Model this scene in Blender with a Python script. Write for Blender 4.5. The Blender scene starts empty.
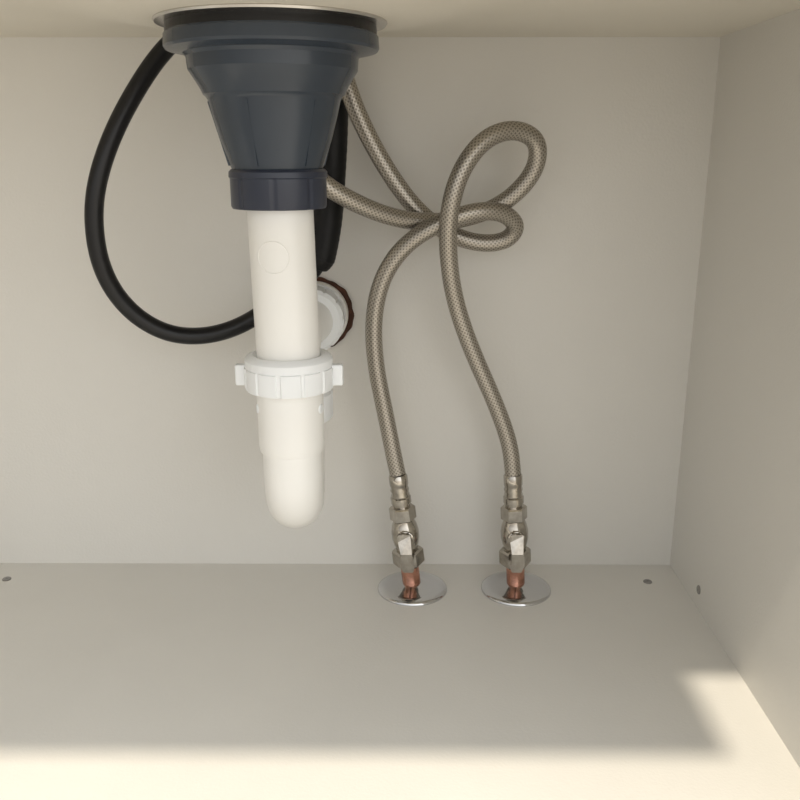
import bpy, math, bmesh
from mathutils import Vector, Matrix
sc=bpy.context.scene
sc.view_settings.view_transform='Standard'
sc.view_settings.look='None'
PI=math.pi
def mat(name,col,rough=.5,metal=0,noise=0,nscale=20,bump=0,bscale=200,spec=.5,coat=0):
    m=bpy.data.materials.new(name); m.use_nodes=True; n=m.node_tree.nodes; l=m.node_tree.links
    b=n['Principled BSDF']; b.inputs['Roughness'].default_value=rough; b.inputs['Metallic'].default_value=metal
    b.inputs['Specular IOR Level'].default_value=spec; b.inputs['Coat Weight'].default_value=coat
    tc=n.new('ShaderNodeTexCoord')
    nz=n.new('ShaderNodeTexNoise'); nz.inputs['Scale'].default_value=nscale; nz.inputs['Detail'].default_value=6
    l.new(tc.outputs['Object'],nz.inputs['Vector'])
    r=n.new('ShaderNodeValToRGB'); a=1-noise
    r.color_ramp.elements[0].position=.3; r.color_ramp.elements[1].position=.7
    r.color_ramp.elements[0].color=(col[0]*a,col[1]*a,col[2]*a,1); r.color_ramp.elements[1].color=(*col,1)
    l.new(nz.outputs['Fac'],r.inputs['Fac']); l.new(r.outputs['Color'],b.inputs['Base Color'])
    if bump:
        n2=n.new('ShaderNodeTexNoise'); n2.inputs['Scale'].default_value=bscale; l.new(tc.outputs['Object'],n2.inputs['Vector'])
        bp=n.new('ShaderNodeBump'); bp.inputs['Strength'].default_value=bump; bp.inputs['Distance'].default_value=.001
        l.new(n2.outputs['Fac'],bp.inputs['Height']); l.new(bp.outputs['Normal'],b.inputs['Normal'])
    return m
M_wall=mat('melamine_white',(.73,.71,.665),.42,noise=.04,nscale=3,bump=.25,bscale=350)
M_floor=mat('melamine_floor',(.73,.71,.665),.38,noise=.06,nscale=5,bump=.2,bscale=350)
M_ceil=mat('sink_underside',(.75,.71,.62),.6,noise=.05,nscale=6,bump=.2,bscale=300)
M_top=mat('sun_blocker_stone',(.55,.53,.5),.4,noise=.2,nscale=60)  # for the added slab above the frame that blocks the sun
M_blue=mat('bluegrey_plastic',(.038,.050,.068),.25,noise=.08,nscale=30)
M_nut=mat('dark_nut_plastic',(.026,.032,.052),.34)
M_black=mat('black_rubber',(.006,.006,.007),.36,bump=.2,bscale=200,spec=.4)
M_foam=mat('black_foam',(.004,.004,.0045),.5,bump=.4,bscale=120,spec=.3)
M_pvc=mat('white_pvc',(.88,.87,.835),.3,noise=.03,nscale=15,coat=.15)
M_pvc2=mat('white_nut_plastic',(.84,.86,.87),.38)
M_chrome=mat('chrome',(.62,.62,.63),.09,1)
M_nickel=mat('nickel_brass',(.56,.52,.46),.13,1,noise=.35,nscale=120)
M_steel=mat('stainless_rim',(.65,.63,.6),.25,1)
M_copper=mat('copper',(.68,.35,.25),.26,1,noise=.35,nscale=150)
M_rust=mat('rust_cut_edge',(.10,.040,.022),.9,noise=.6,nscale=90,bump=.6)
M_screw=mat('zinc_screw',(.35,.34,.33),.35,1)
M_blueseal=mat('blue_seal',(.02,.06,.25),.5)
def braid():
    m=bpy.data.materials.new('braided_steel'); m.use_nodes=True; n=m.node_tree.nodes; l=m.node_tree.links
    b=n['Principled BSDF']; b.inputs['Metallic'].default_value=.8; b.inputs['Roughness'].default_value=.35
    uv=n.new('ShaderNodeUVMap'); sp=n.new('ShaderNodeSeparateXYZ'); l.new(uv.outputs['UV'],sp.inputs[0])
    def mth(op,a,c=None):
        x=n.new('ShaderNodeMath'); x.operation=op
        for i,q in enumerate((a,c)):
            if q is None: continue
            if isinstance(q,(int,float)): x.inputs[i].default_value=q
            else: l.new(q,x.inputs[i])
        return x.outputs[0]
    u=mth('MULTIPLY',sp.outputs[0],2*PI*235); v=mth('MULTIPLY',sp.outputs[1],2*PI*13)
    s1=mth('SINE',mth('ADD',u,v)); s2=mth('SINE',mth('SUBTRACT',u,v))
    h=mth('MULTIPLY',mth('ADD',mth('MAXIMUM',s1,s2),1),.5)
    r=n.new('ShaderNodeValToRGB'); r.color_ramp.elements[0].color=(.19,.172,.148,1); r.color_ramp.elements[1].color=(.50,.46,.40,1)
    r.color_ramp.elements[0].position=.2; r.color_ramp.elements[1].position=1
    l.new(h,r.inputs['Fac']); l.new(r.outputs['Color'],b.inputs['Base Color'])
    bp=n.new('ShaderNodeBump'); bp.inputs['Strength'].default_value=.35; bp.inputs['Distance'].default_value=.0004
    l.new(h,bp.inputs['Height']); l.new(bp.outputs['Normal'],b.inputs['Normal'])
    return m
M_braid=braid()
def add(name,me,m,parent=None,smooth=True):
    o=bpy.data.objects.new(name,me); sc.collection.objects.link(o); me.materials.append(m)
    if smooth:
        for p in me.polygons: p.use_smooth=True
    if parent: o.parent=parent
    return o
def autosmooth(o,ang=35):
    bm=bmesh.new(); bm.from_mesh(o.data)
    for e in bm.edges:
        if len(e.link_faces)==2 and e.calc_face_angle(0)>math.radians(ang): e.smooth=False
    bm.to_mesh(o.data); bm.free()
def empty(name,loc=(0,0,0)):
    e=bpy.data.objects.new(name,None); e.empty_display_size=.02; sc.collection.objects.link(e); return e
def box(name,lo,hi,m,parent=None,bev=0):
    bm=bmesh.new(); bmesh.ops.create_cube(bm,size=1)
    for v in bm.verts:
        v.co=Vector([(lo[i]+hi[i])/2+v.co[i]*(hi[i]-lo[i]) for i in range(3)])
    if bev: bmesh.ops.bevel(bm,geom=bm.edges[:],offset=bev,segments=3,profile=.5,affect='EDGES')
    me=bpy.data.meshes.new(name); bm.to_mesh(me); bm.free()
    return add(name,me,m,parent,False)
def lathe(name,prof,m,parent=None,base=(0,0,0),axis=(0,0,1),seg=96,mod=None,ang=35):
    ax=Vector(axis).normalized(); q=Vector((0,0,1)).rotation_difference(ax)
    bm=bmesh.new(); rings=[]
    for i,(r,h) in enumerate(prof):
        if r<1e-6: ring=[bm.verts.new(q@Vector((0,0,h))+Vector(base))]
        else:
            ring=[]
            for k in range(seg):
                t=2*PI*k/seg; rr=r*(mod(t,i) if mod else 1)
                ring.append(bm.verts.new(q@Vector((rr*math.cos(t),rr*math.sin(t),h))+Vector(base)))
        rings.append(ring)
    for a,b in zip(rings,rings[1:]):
        for k in range(seg):
            k2=(k+1)%seg
            if len(a)==1 and len(b)==1: continue
            if len(a)==1: bm.faces.new((a[0],b[k],b[k2]))
            elif len(b)==1: bm.faces.new((a[k],a[k2],b[0]))
            else: bm.faces.new((a[k],a[k2],b[k2],b[k]))
    bmesh.ops.recalc_face_normals(bm,faces=bm.faces)
    me=bpy.data.meshes.new(name); bm.to_mesh(me); bm.free()
    o=add(name,me,m,parent); autosmooth(o,ang); return o
def catmull(P,n=14):
    P=[Vector(p) for p in P]; Q=[P[0]*2-P[1]]+P+[P[-1]*2-P[-2]]; out=[]
    for i in range(1,len(Q)-2):
        p0,p1,p2,p3=Q[i-1:i+3]
        def tj(t,a,b): return t+max((b-a).length,1e-6)**.5
        t0=0;t1=tj(t0,p0,p1);t2=tj(t1,p1,p2);t3=tj(t2,p2,p3)
        for k in range(n):
            t=t1+(t2-t1)*k/n
            A1=p0*((t1-t)/(t1-t0))+p1*((t-t0)/(t1-t0)); A2=p1*((t2-t)/(t2-t1))+p2*((t-t1)/(t2-t1)); A3=p2*((t3-t)/(t3-t2))+p3*((t-t2)/(t3-t2))
            B1=A1*((t2-t)/(t2-t0))+A2*((t-t0)/(t2-t0)); B2=A2*((t3-t)/(t3-t1))+A3*((t-t1)/(t3-t1))
            out.append(B1*((t2-t)/(t2-t1))+B2*((t-t1)/(t2-t1)))
    out.append(P[-1])
    for _ in range(30):
        out=[out[0]]+[(out[i-1]+out[i]*2+out[i+1])/4 for i in range(1,len(out)-1)]+[out[-1]]
    return out
def tube(name,pts,r,m,parent=None,seg=28,cap=True,rf=None):
    bm=bmesh.new(); uvl=bm.loops.layers.uv.new('UVMap')
    T=[(pts[min(i+1,len(pts)-1)]-pts[max(i-1,0)]).normalized() for i in range(len(pts))]
    N=T[0].orthogonal().normalized(); rings=[]; L=[0]
    for i,p in enumerate(pts):
        if i: 
            N=(T[i-1].rotation_difference(T[i]))@N; L.append(L[-1]+(p-pts[i-1]).length)
        N=(N-T[i]*N.dot(T[i])).normalized(); B=T[i].cross(N); rr=r*(rf(i/(len(pts)-1)) if rf else 1)
        rings.append([bm.verts.new(p+(N*math.cos(2*PI*k/seg)+B*math.sin(2*PI*k/seg))*rr) for k in range(seg)])
    for i in range(len(pts)-1):
        for k in range(seg):
            k2=(k+1)%seg
            f=bm.faces.new((rings[i][k],rings[i][k2],rings[i+1][k2],rings[i+1][k]))
            for lp,(u,v) in zip(f.loops,((L[i],k/seg),(L[i],(k+1)/seg),(L[i+1],(k+1)/seg),(L[i+1],k/seg))): lp[uvl].uv=(u,v)
    if cap: bm.faces.new(rings[0][::-1]); bm.faces.new(rings[-1])
    bmesh.ops.recalc_face_normals(bm,faces=bm.faces)
    me=bpy.data.meshes.new(name); bm.to_mesh(me); bm.free()
    o=add(name,me,m,parent); autosmooth(o,60); return o
# ---------- room ----------
XR=.3057; XL=-.62; ZC=.564; YF=-.50
box('floor',(XL,YF,-.018),(XR,0,0),M_floor)
box('wall_back',(XL-.018,0,-.018),(XR+.018,.018,.60),M_wall)
box('wall_right',(XR,YF,-.018),(XR+.018,0,.60),M_wall)
box('wall_left',(XL-.018,YF,-.018),(XL,0,.60),M_wall)
SX,SY=-.1005,-.20
def ceiling():
    bm=bmesh.new(); nx,ny=120,70; g=[]
    for j in range(ny+1):
        row=[]
        for i in range(nx+1):
            x=XL+(XR-XL)*i/nx; y=YF+(0-YF)*j/ny
            r=math.hypot(x-SX,y-SY); t=min(max((.19-r)/.11,0),1); t=t*t*(3-2*t)
            row.append(bm.verts.new((x,y,ZC-.013*t)))
        g.append(row)
    top=[[bm.verts.new((v.co.x,v.co.y,.60)) for v in (g[j][0],g[j][-1])] for j in (0,ny)]
    for j in range(ny):
        for i in range(nx): bm.faces.new((g[j][i],g[j][i+1],g[j+1][i+1],g[j+1][i]))
    bm.faces.new((top[0][0],top[0][1],top[1][1],top[1][0]))
    bm.faces.new([top[0][0]]+g[0]+[top[0][1]])
    bmesh.ops.recalc_face_normals(bm,faces=bm.faces)
    me=bpy.data.meshes.new('ceiling'); bm.to_mesh(me); bm.free()
    return add('ceiling',me,M_ceil)
ceiling()
def sun_blocker():  # unseen added slab; its stepped front edge shapes the sun patch on the floor
    pts=[(XL-.3,.02),(XR+.4,.02),(XR+.4,-.455),(.221,-.455),(.221,-.626),(XL-.3,-.626)]
    bm=bmesh.new(); a=[bm.verts.new((x,y,.60)) for x,y in pts]; b=[bm.verts.new((x,y,.64)) for x,y in pts]
    bm.faces.new(a); bm.faces.new(b[::-1])
    for i in range(6): bm.faces.new((a[i],a[(i+1)%6],b[(i+1)%6],b[i]))
    bmesh.ops.recalc_face_normals(bm,faces=bm.faces)
    me=bpy.data.meshes.new('sun_blocker_top'); bm.to_mesh(me); bm.free(); add('sun_blocker_top',me,M_top,None,False)
sun_blocker()
# ---------- strainer ----------
S=empty('sink_strainer'); b0=(SX,SY,0)
lathe('steel_rim',[(.03,.5525),(.0860,.5525),(.0870,.5505),(.0860,.549),(.078,.548),(.03,.548)],M_steel,S,b0,seg=128)
lathe('rubber_gasket',[(.03,.549),(.0785,.549),(.079,.546),(.079,.5410),(.03,.5410)],M_black,S,b0,seg=128)
lathe('strainer_body',[(.03,.5420),(.079,.5420),(.0803,.5405),(.0808,.5325),(.0795,.5305),(.067,.5280),(.0650,.5255),(.0642,.5165),(.0622,.5135),(.0560,.5035),(.0540,.4990),(.0520,.4975),(.0505,.4950),(.0482,.485),(.0430,.466),(.0368,.448),(.0348,.443),(.0345,.435),(.02,.435)],M_blue,S,b0,seg=128,ang=28)
for k in range(6):
    a=2*PI*k/6+.25
    bm=bmesh.new()
    prof=[(.0480,.494),(.0510,.494),(.0378,.447),(.034,.447)]
    d=Vector((math.cos(a),math.sin(a),0)); t=Vector((-math.sin(a),math.cos(a),0))*.0009
    vs=[[bm.verts.new(Vector((SX,SY,z))+d*r+t*s) for r,z in prof] for s in (-1,1)]
    bm.faces.new(vs[0]); bm.faces.new(vs[1][::-1])
    for i in range(4): bm.faces.new((vs[0][i],vs[0][(i+1)%4],vs[1][(i+1)%4],vs[1][i]))
    bmesh.ops.recalc_face_normals(bm,faces=bm.faces)
    me=bpy.data.meshes.new('rib'); bm.to_mesh(me); bm.free(); add('rib_%d'%(k+1),me,M_blue,S,False)
def gro(n,dep,w):
    def f(t,i):
        x=(t*n/(2*PI))%1; return 1-dep if x<w else 1
    return f
lathe('slip_nut',[(.02,.4445),(.0365,.4445),(.0385,.4425),(.0388,.4385),(.0378,.4375),(.0378,.4165),(.0368,.4145),(.0285,.4145),(.02,.4145)],M_nut,S,(SX+.0005,SY,0),seg=192,mod=lambda t,i: gro(8,.02,.12)(t,i) if 4<=i<=6 else 1)
# ---------- trap ----------
T=empty('p_trap'); TX=SX+.0035; t0=(TX,SY,0)
lathe('tailpiece',[(.02,0),(.0264,0),(.0264,.148),(.02,.148)],M_pvc,T,(TX,SY,.283),axis=(-.0028,0,.145))
ring=[]
for k in range(41):
    a=2*PI*k/40; x=-.004+.0125*math.cos(a); z=.378+.0125*math.sin(a)
    ring.append(Vector((TX-.0018+x,SY-math.sqrt(.0264**2-x*x),z)))
tube('moulded_ring',ring,.0004,M_pvc,T,seg=8,cap=False)
def cpl(t,i):
    x=(t*12/(2*PI)+.3)%1
    return 1-.03 if x<.16 else 1
lathe('coupling_nut',[(.0264,.2945),(.0300,.2960),(.0345,.2945),(.0365,.2920),(.0365,.2855),(.0375,.2850),(.0375,.2690),(.0365,.2665),(.0345,.2660),(.02,.2660)],M_pvc2,T,t0,seg=240,mod=lambda t,i: cpl(t,i) if i in (5,6,7) else 1)
for s in (-1,1):
    box('nut_wing_%d'%((s+3)//2),(TX+min(s*.034,s*.0452),SY-.004,.2685),(TX+max(s*.034,s*.0452),SY+.004,.2865),M_pvc2,T,.0015)
lathe('trap_collar',[(.02,.267),(.0277,.267),(.0280,.262),(.0280,.216),(.0272,.2115),(.0250,.2105),(.02,.2105)],M_pvc,T,t0)
for s in (-1,1):
    lathe('collar_nub_%d'%((s+3)//2),[(0,.0290),(.0035,.0288),(.0045,.0275),(.0045,.023)],M_pvc2,T,(TX,SY,.250),axis=(s*.95,-.31,0),seg=32)
zc=.190; R=.04; DX=-.0055; path=[Vector((TX,SY,.215))]
for k in range(25):
    a=PI*k/24; path.append(Vector((TX+DX*(1-math.cos(a))/2,SY+R-R*math.cos(a),zc-R*math.sin(a))))
path.append(Vector((TX+DX,SY+2*R,.235)))
tube('u_bend',path,.0253,M_pvc,T,seg=64)
by=SY+2*R; RX=TX+DX
lathe('rear_union_nut',[(.02,.214),(.032,.214),(.0345,.217),(.0345,.240),(.032,.243),(.02,.243)],M_pvc2,T,(RX,by,0),seg=160,mod=lambda t,i: cpl(t,i) if i in (2,3) else 1)
OX=TX+.003
OZ=.293; e=[Vector((RX,by,.24)),Vector((RX,by,.262))]
for k in range(1,13):
    a=PI/2*k/12; e.append(Vector((RX+(OX-RX)*.25*k/12,by+.031*(1-math.cos(a)),.262+.031*math.sin(a))))
e.append(Vector((OX,-.045,OZ))); e.append(Vector((OX,-.004,OZ)))
tube('outlet_elbow',e,.0225,M_pvc,T,seg=48)
lathe('wall_nut',[(.02,-.050),(.029,-.050),(.0325,-.047),(.0325,-.022),(.030,-.020),(.02,-.020)],M_pvc2,T,(OX,0,OZ),axis=(0,1,0),seg=160,mod=lambda t,i: cpl(t,i) if i in (2,3) else 1)
lathe('blue_seal_ring',[(.02,-.021),(.0305,-.021),(.0305,-.016),(.02,-.016)],M_blueseal,T,(OX,0,OZ),axis=(0,1,0))
lathe('wall_socket',[(.02,-.017),(.0335,-.017),(.0345,-.015),(.0345,-.004),(.02,-.004)],M_pvc,T,(OX,0,OZ),axis=(0,1,0))
lathe('cutout_edge',[(.0,-.0045),(.0370,-.0045),(.0380,-.003),(.0375,0)],M_rust,T,(OX+.002,0,OZ),axis=(0,1,0),mod=lambda t,i:1+.015*math.sin(7*t)+.012*math.sin(17*t+1))
# ---------- hoses (world coordinates, tenths of a millimetre) ----------
def W(s): return [Vector([float(c)/1e4 for c in p.split(',')]) for p in s.split('|')]
H=empty('black_drain_hose')
hh=W("-1600,-850,5680|-1885,-850,5614|-2128,-880,5432|-2378,-1000,5076|-2583,-1100,4697|-2725,-1150,4332|-2791,-1150,4029|-2801,-1100,3650|-2728,-1000,3322|-2548,-900,3048|-2282,-800,2871|-1968,-700,2830|-1637,-600,2910|-1296,-500,3113|-1001,-400,3338|-831,-350,3560|-790,-350,3800")
tube('hose',catmull(hh),.0083,M_black,H)
sv=W("-880,-350,3440|-832,-350,3600|-768,-350,3924|-731,-350,4307|-703,-350,4680|-684,-350,5089|-665,-350,5487|-660,-350,5625")
def rf(t):
    return min(1,.55+math.sqrt(max(t,0)/.10)*.45)*(1+.006*math.sin(t*2*PI*34))
tube('flexible_sleeve',catmull(sv,40),.0148,M_foam,H,rf=rf)
HA="-104,-580,1490|-195,-580,1980|-292,-600,2512|-305,-630,3026|-193,-670,3445|38,-720,3746|375,-780,3947|704,-750,4037|951,-650,4003|1073,-550,3873|989,-480,3741|737,-450,3709|421,-450,3806|146,-470,4000|-96,-500,4293|-329,-550,4678|-507,-600,5074|-600,-600,5418|-620,-600,5625"
HB="1087,-580,1655|916,-600,2124|666,-650,2678|485,-720,3190|404,-850,3685|410,-980,4088|521,-1000,4441|734,-950,4690|995,-850,4761|1203,-750,4667|1223,-680,4453|1080,-620,4223|835,-560,4043|483,-540,3938|144,-600,3924|-188,-750,4000|-487,-900,4137|-722,-1000,4284|-941,-1000,4501|-1117,-900,4930|-1190,-800,5357|-1200,-780,5610"
for nm,LL,st in (('braided_water_hose',HA,(-.0073,-.058,.1341)),('braided_water_hose.001',HB,(.1131,-.058,.1341))):
    tube(nm,catmull([Vector(st)]+W(LL)),.0085,M_braid)
# ---------- valves ----------
def hexm(t,i): 
    x=(t%(PI/3))-PI/6; return math.cos(PI/6)/math.cos(x)
def valve(name,bx,tx,hang):
    E=empty(name); y=-.058
    ax=Vector((tx-bx,0,.127)).normalized(); B=Vector((bx,y,0))
    at=lambda z:tuple(B+ax*z)
    lathe('escutcheon',[(.0,.0085),(.0105,.0085),(.0125,.0080),(.0150,.0070),(.020,.0058),(.028,.0048),(.0345,.0038),(.0370,.0025),(.0378,.0010),(.0378,.0)],M_chrome,E,(bx,y,0),seg=96)
    g=lambda n,p,m,mod=None,seg=72: lathe(n,p,m,E,tuple(B),ax,seg,mod)
    g('copper_pipe',[(0,.002),(.0098,.002),(.0098,.036),(0,.036)],M_copper)
    g('compression_nut',[(.006,.0305),(.0152,.0305),(.0170,.0325),(.0170,.0465),(.0152,.0485),(.006,.0485)],M_nickel,hexm)
    g('valve_body',[(.006,.047),(.0112,.047),(.0118,.051),(.0132,.055),(.0146,.062),(.0146,.070),(.0132,.077),(.0115,.081),(.0115,.086),(.006,.086)],M_nickel)
    g('body_hex',[(.006,.0825),(.0126,.0825),(.0140,.084),(.0140,.0965),(.0126,.098),(.006,.098)],M_nickel,hexm)
    g('neck',[(.005,.097),(.0088,.097),(.0088,.102),(.0108,.1025),(.0108,.1085),(.0088,.110),(.005,.110)],M_nickel)
    g('hose_ferrule',[(.005,.109),(.0094,.109),(.0099,.111),(.0090,.114),(.0099,.117),(.0090,.120),(.0099,.123),(.0099,.132),(.0088,.134),(.005,.134)],M_nickel)
    c=Vector(at(.066))
    lathe('stem',[(.0,-.024),(.0055,-.024),(.0062,-.023),(.0062,-.017),(.0090,-.016),(.0090,.0)],M_nickel,E,tuple(c),(0,1,0),48)
    bm=bmesh.new(); prof=[(-.0065,.010),(.0065,.010),(.0080,.002),(.0062,-.010),(.0070,-.026),(.0050,-.031),(-.0050,-.031),(-.0070,-.026),(-.0062,-.010),(-.0080,.002)]
    f=[bm.verts.new((c.x+px+hang*pz,c.y-.026-.004*(pz<-.005),c.z+pz)) for px,pz in prof]; k=[bm.verts.new((v.co.x,v.co.y+.0035,v.co.z)) for v in f]
    bm.faces.new(f); bm.faces.new(k[::-1])
    for i in range(len(f)): bm.faces.new((f[i],f[(i+1)%len(f)],k[(i+1)%len(f)],k[i]))
    bmesh.ops.recalc_face_normals(bm,faces=bm.faces)
    bmesh.ops.bevel(bm,geom=bm.edges[:],offset=.0006,segments=2,affect='EDGES')
    me=bpy.data.meshes.new('lever'); bm.to_mesh(me); bm.free(); add('lever',me,M_nickel,E,False)
valve('shutoff_valve',.0087,-.0065,-.1)
valve('shutoff_valve.001',.1212,.1135,.0)
def screw(name,loc,ax):
    lathe(name,[(0,.0004),(.0012,.0004),(.0014,.0012),(.0042,.0012),(.0048,.0006),(.0048,0)],M_screw,None,loc,ax,32)
screw('screw',(.269,-.041,0),(0,0,1)); screw('screw.001',(-.4426,-.039,0),(0,0,1)); screw('screw.002',(XR,-.096,.0205),(-1,0,0))
# ---------- light ----------
w=bpy.data.worlds.new('World'); sc.world=w; w.use_nodes=True
n=w.node_tree.nodes; l=w.node_tree.links; bg=n['Background']
tc=n.new('ShaderNodeTexCoord'); sp=n.new('ShaderNodeSeparateXYZ'); l.new(tc.outputs['Generated'],sp.inputs[0])
rp=n.new('ShaderNodeValToRGB'); mr=n.new('ShaderNodeMapRange'); mr.inputs[1].default_value=-1; mr.inputs[2].default_value=1
l.new(sp.outputs[2],mr.inputs[0]); l.new(mr.outputs[0],rp.inputs['Fac'])
cr=rp.color_ramp; cr.elements[0].position=.0; cr.elements[0].color=(.57,.51,.42,1); cr.elements[1].position=1; cr.elements[1].color=(.95,.98,1,1)
e1=cr.elements.new(.46); e1.color=(.64,.60,.54,1); e2=cr.elements.new(.54); e2.color=(.92,.92,.91,1)
mx=n.new('ShaderNodeMapRange'); mx.inputs[1].default_value=-1; mx.inputs[2].default_value=.5; mx.inputs[3].default_value=.25; mx.inputs[4].default_value=1.25
l.new(sp.outputs[0],mx.inputs[0])
mm=n.new('ShaderNodeMix'); mm.data_type='RGBA'; mm.blend_type='MULTIPLY'; mm.inputs[0].default_value=1
l.new(rp.outputs['Color'],mm.inputs[6]); l.new(mx.outputs[0],mm.inputs[7])
l.new(mm.outputs[2],bg.inputs[0]); bg.inputs[1].default_value=1.78
sd=bpy.data.lights.new('sun','SUN'); sd.energy=3.0; sd.color=(1,.90,.74); sd.angle=math.radians(2.4)
so=bpy.data.objects.new('sun',sd); sc.collection.objects.link(so); so.location=(-.5,-3,4)
so.rotation_euler=Vector((.115,1,-2)).to_track_quat('-Z','Y').to_euler()
cd=bpy.data.cameras.new('camera'); co=bpy.data.objects.new('camera',cd); sc.collection.objects.link(co)
co.location=(0,-.9,.4586); co.rotation_euler=(math.radians(73.8),0,math.radians(.33)); cd.sensor_width=36; cd.lens=38.7; cd.clip_start=.01
sc.camera=co
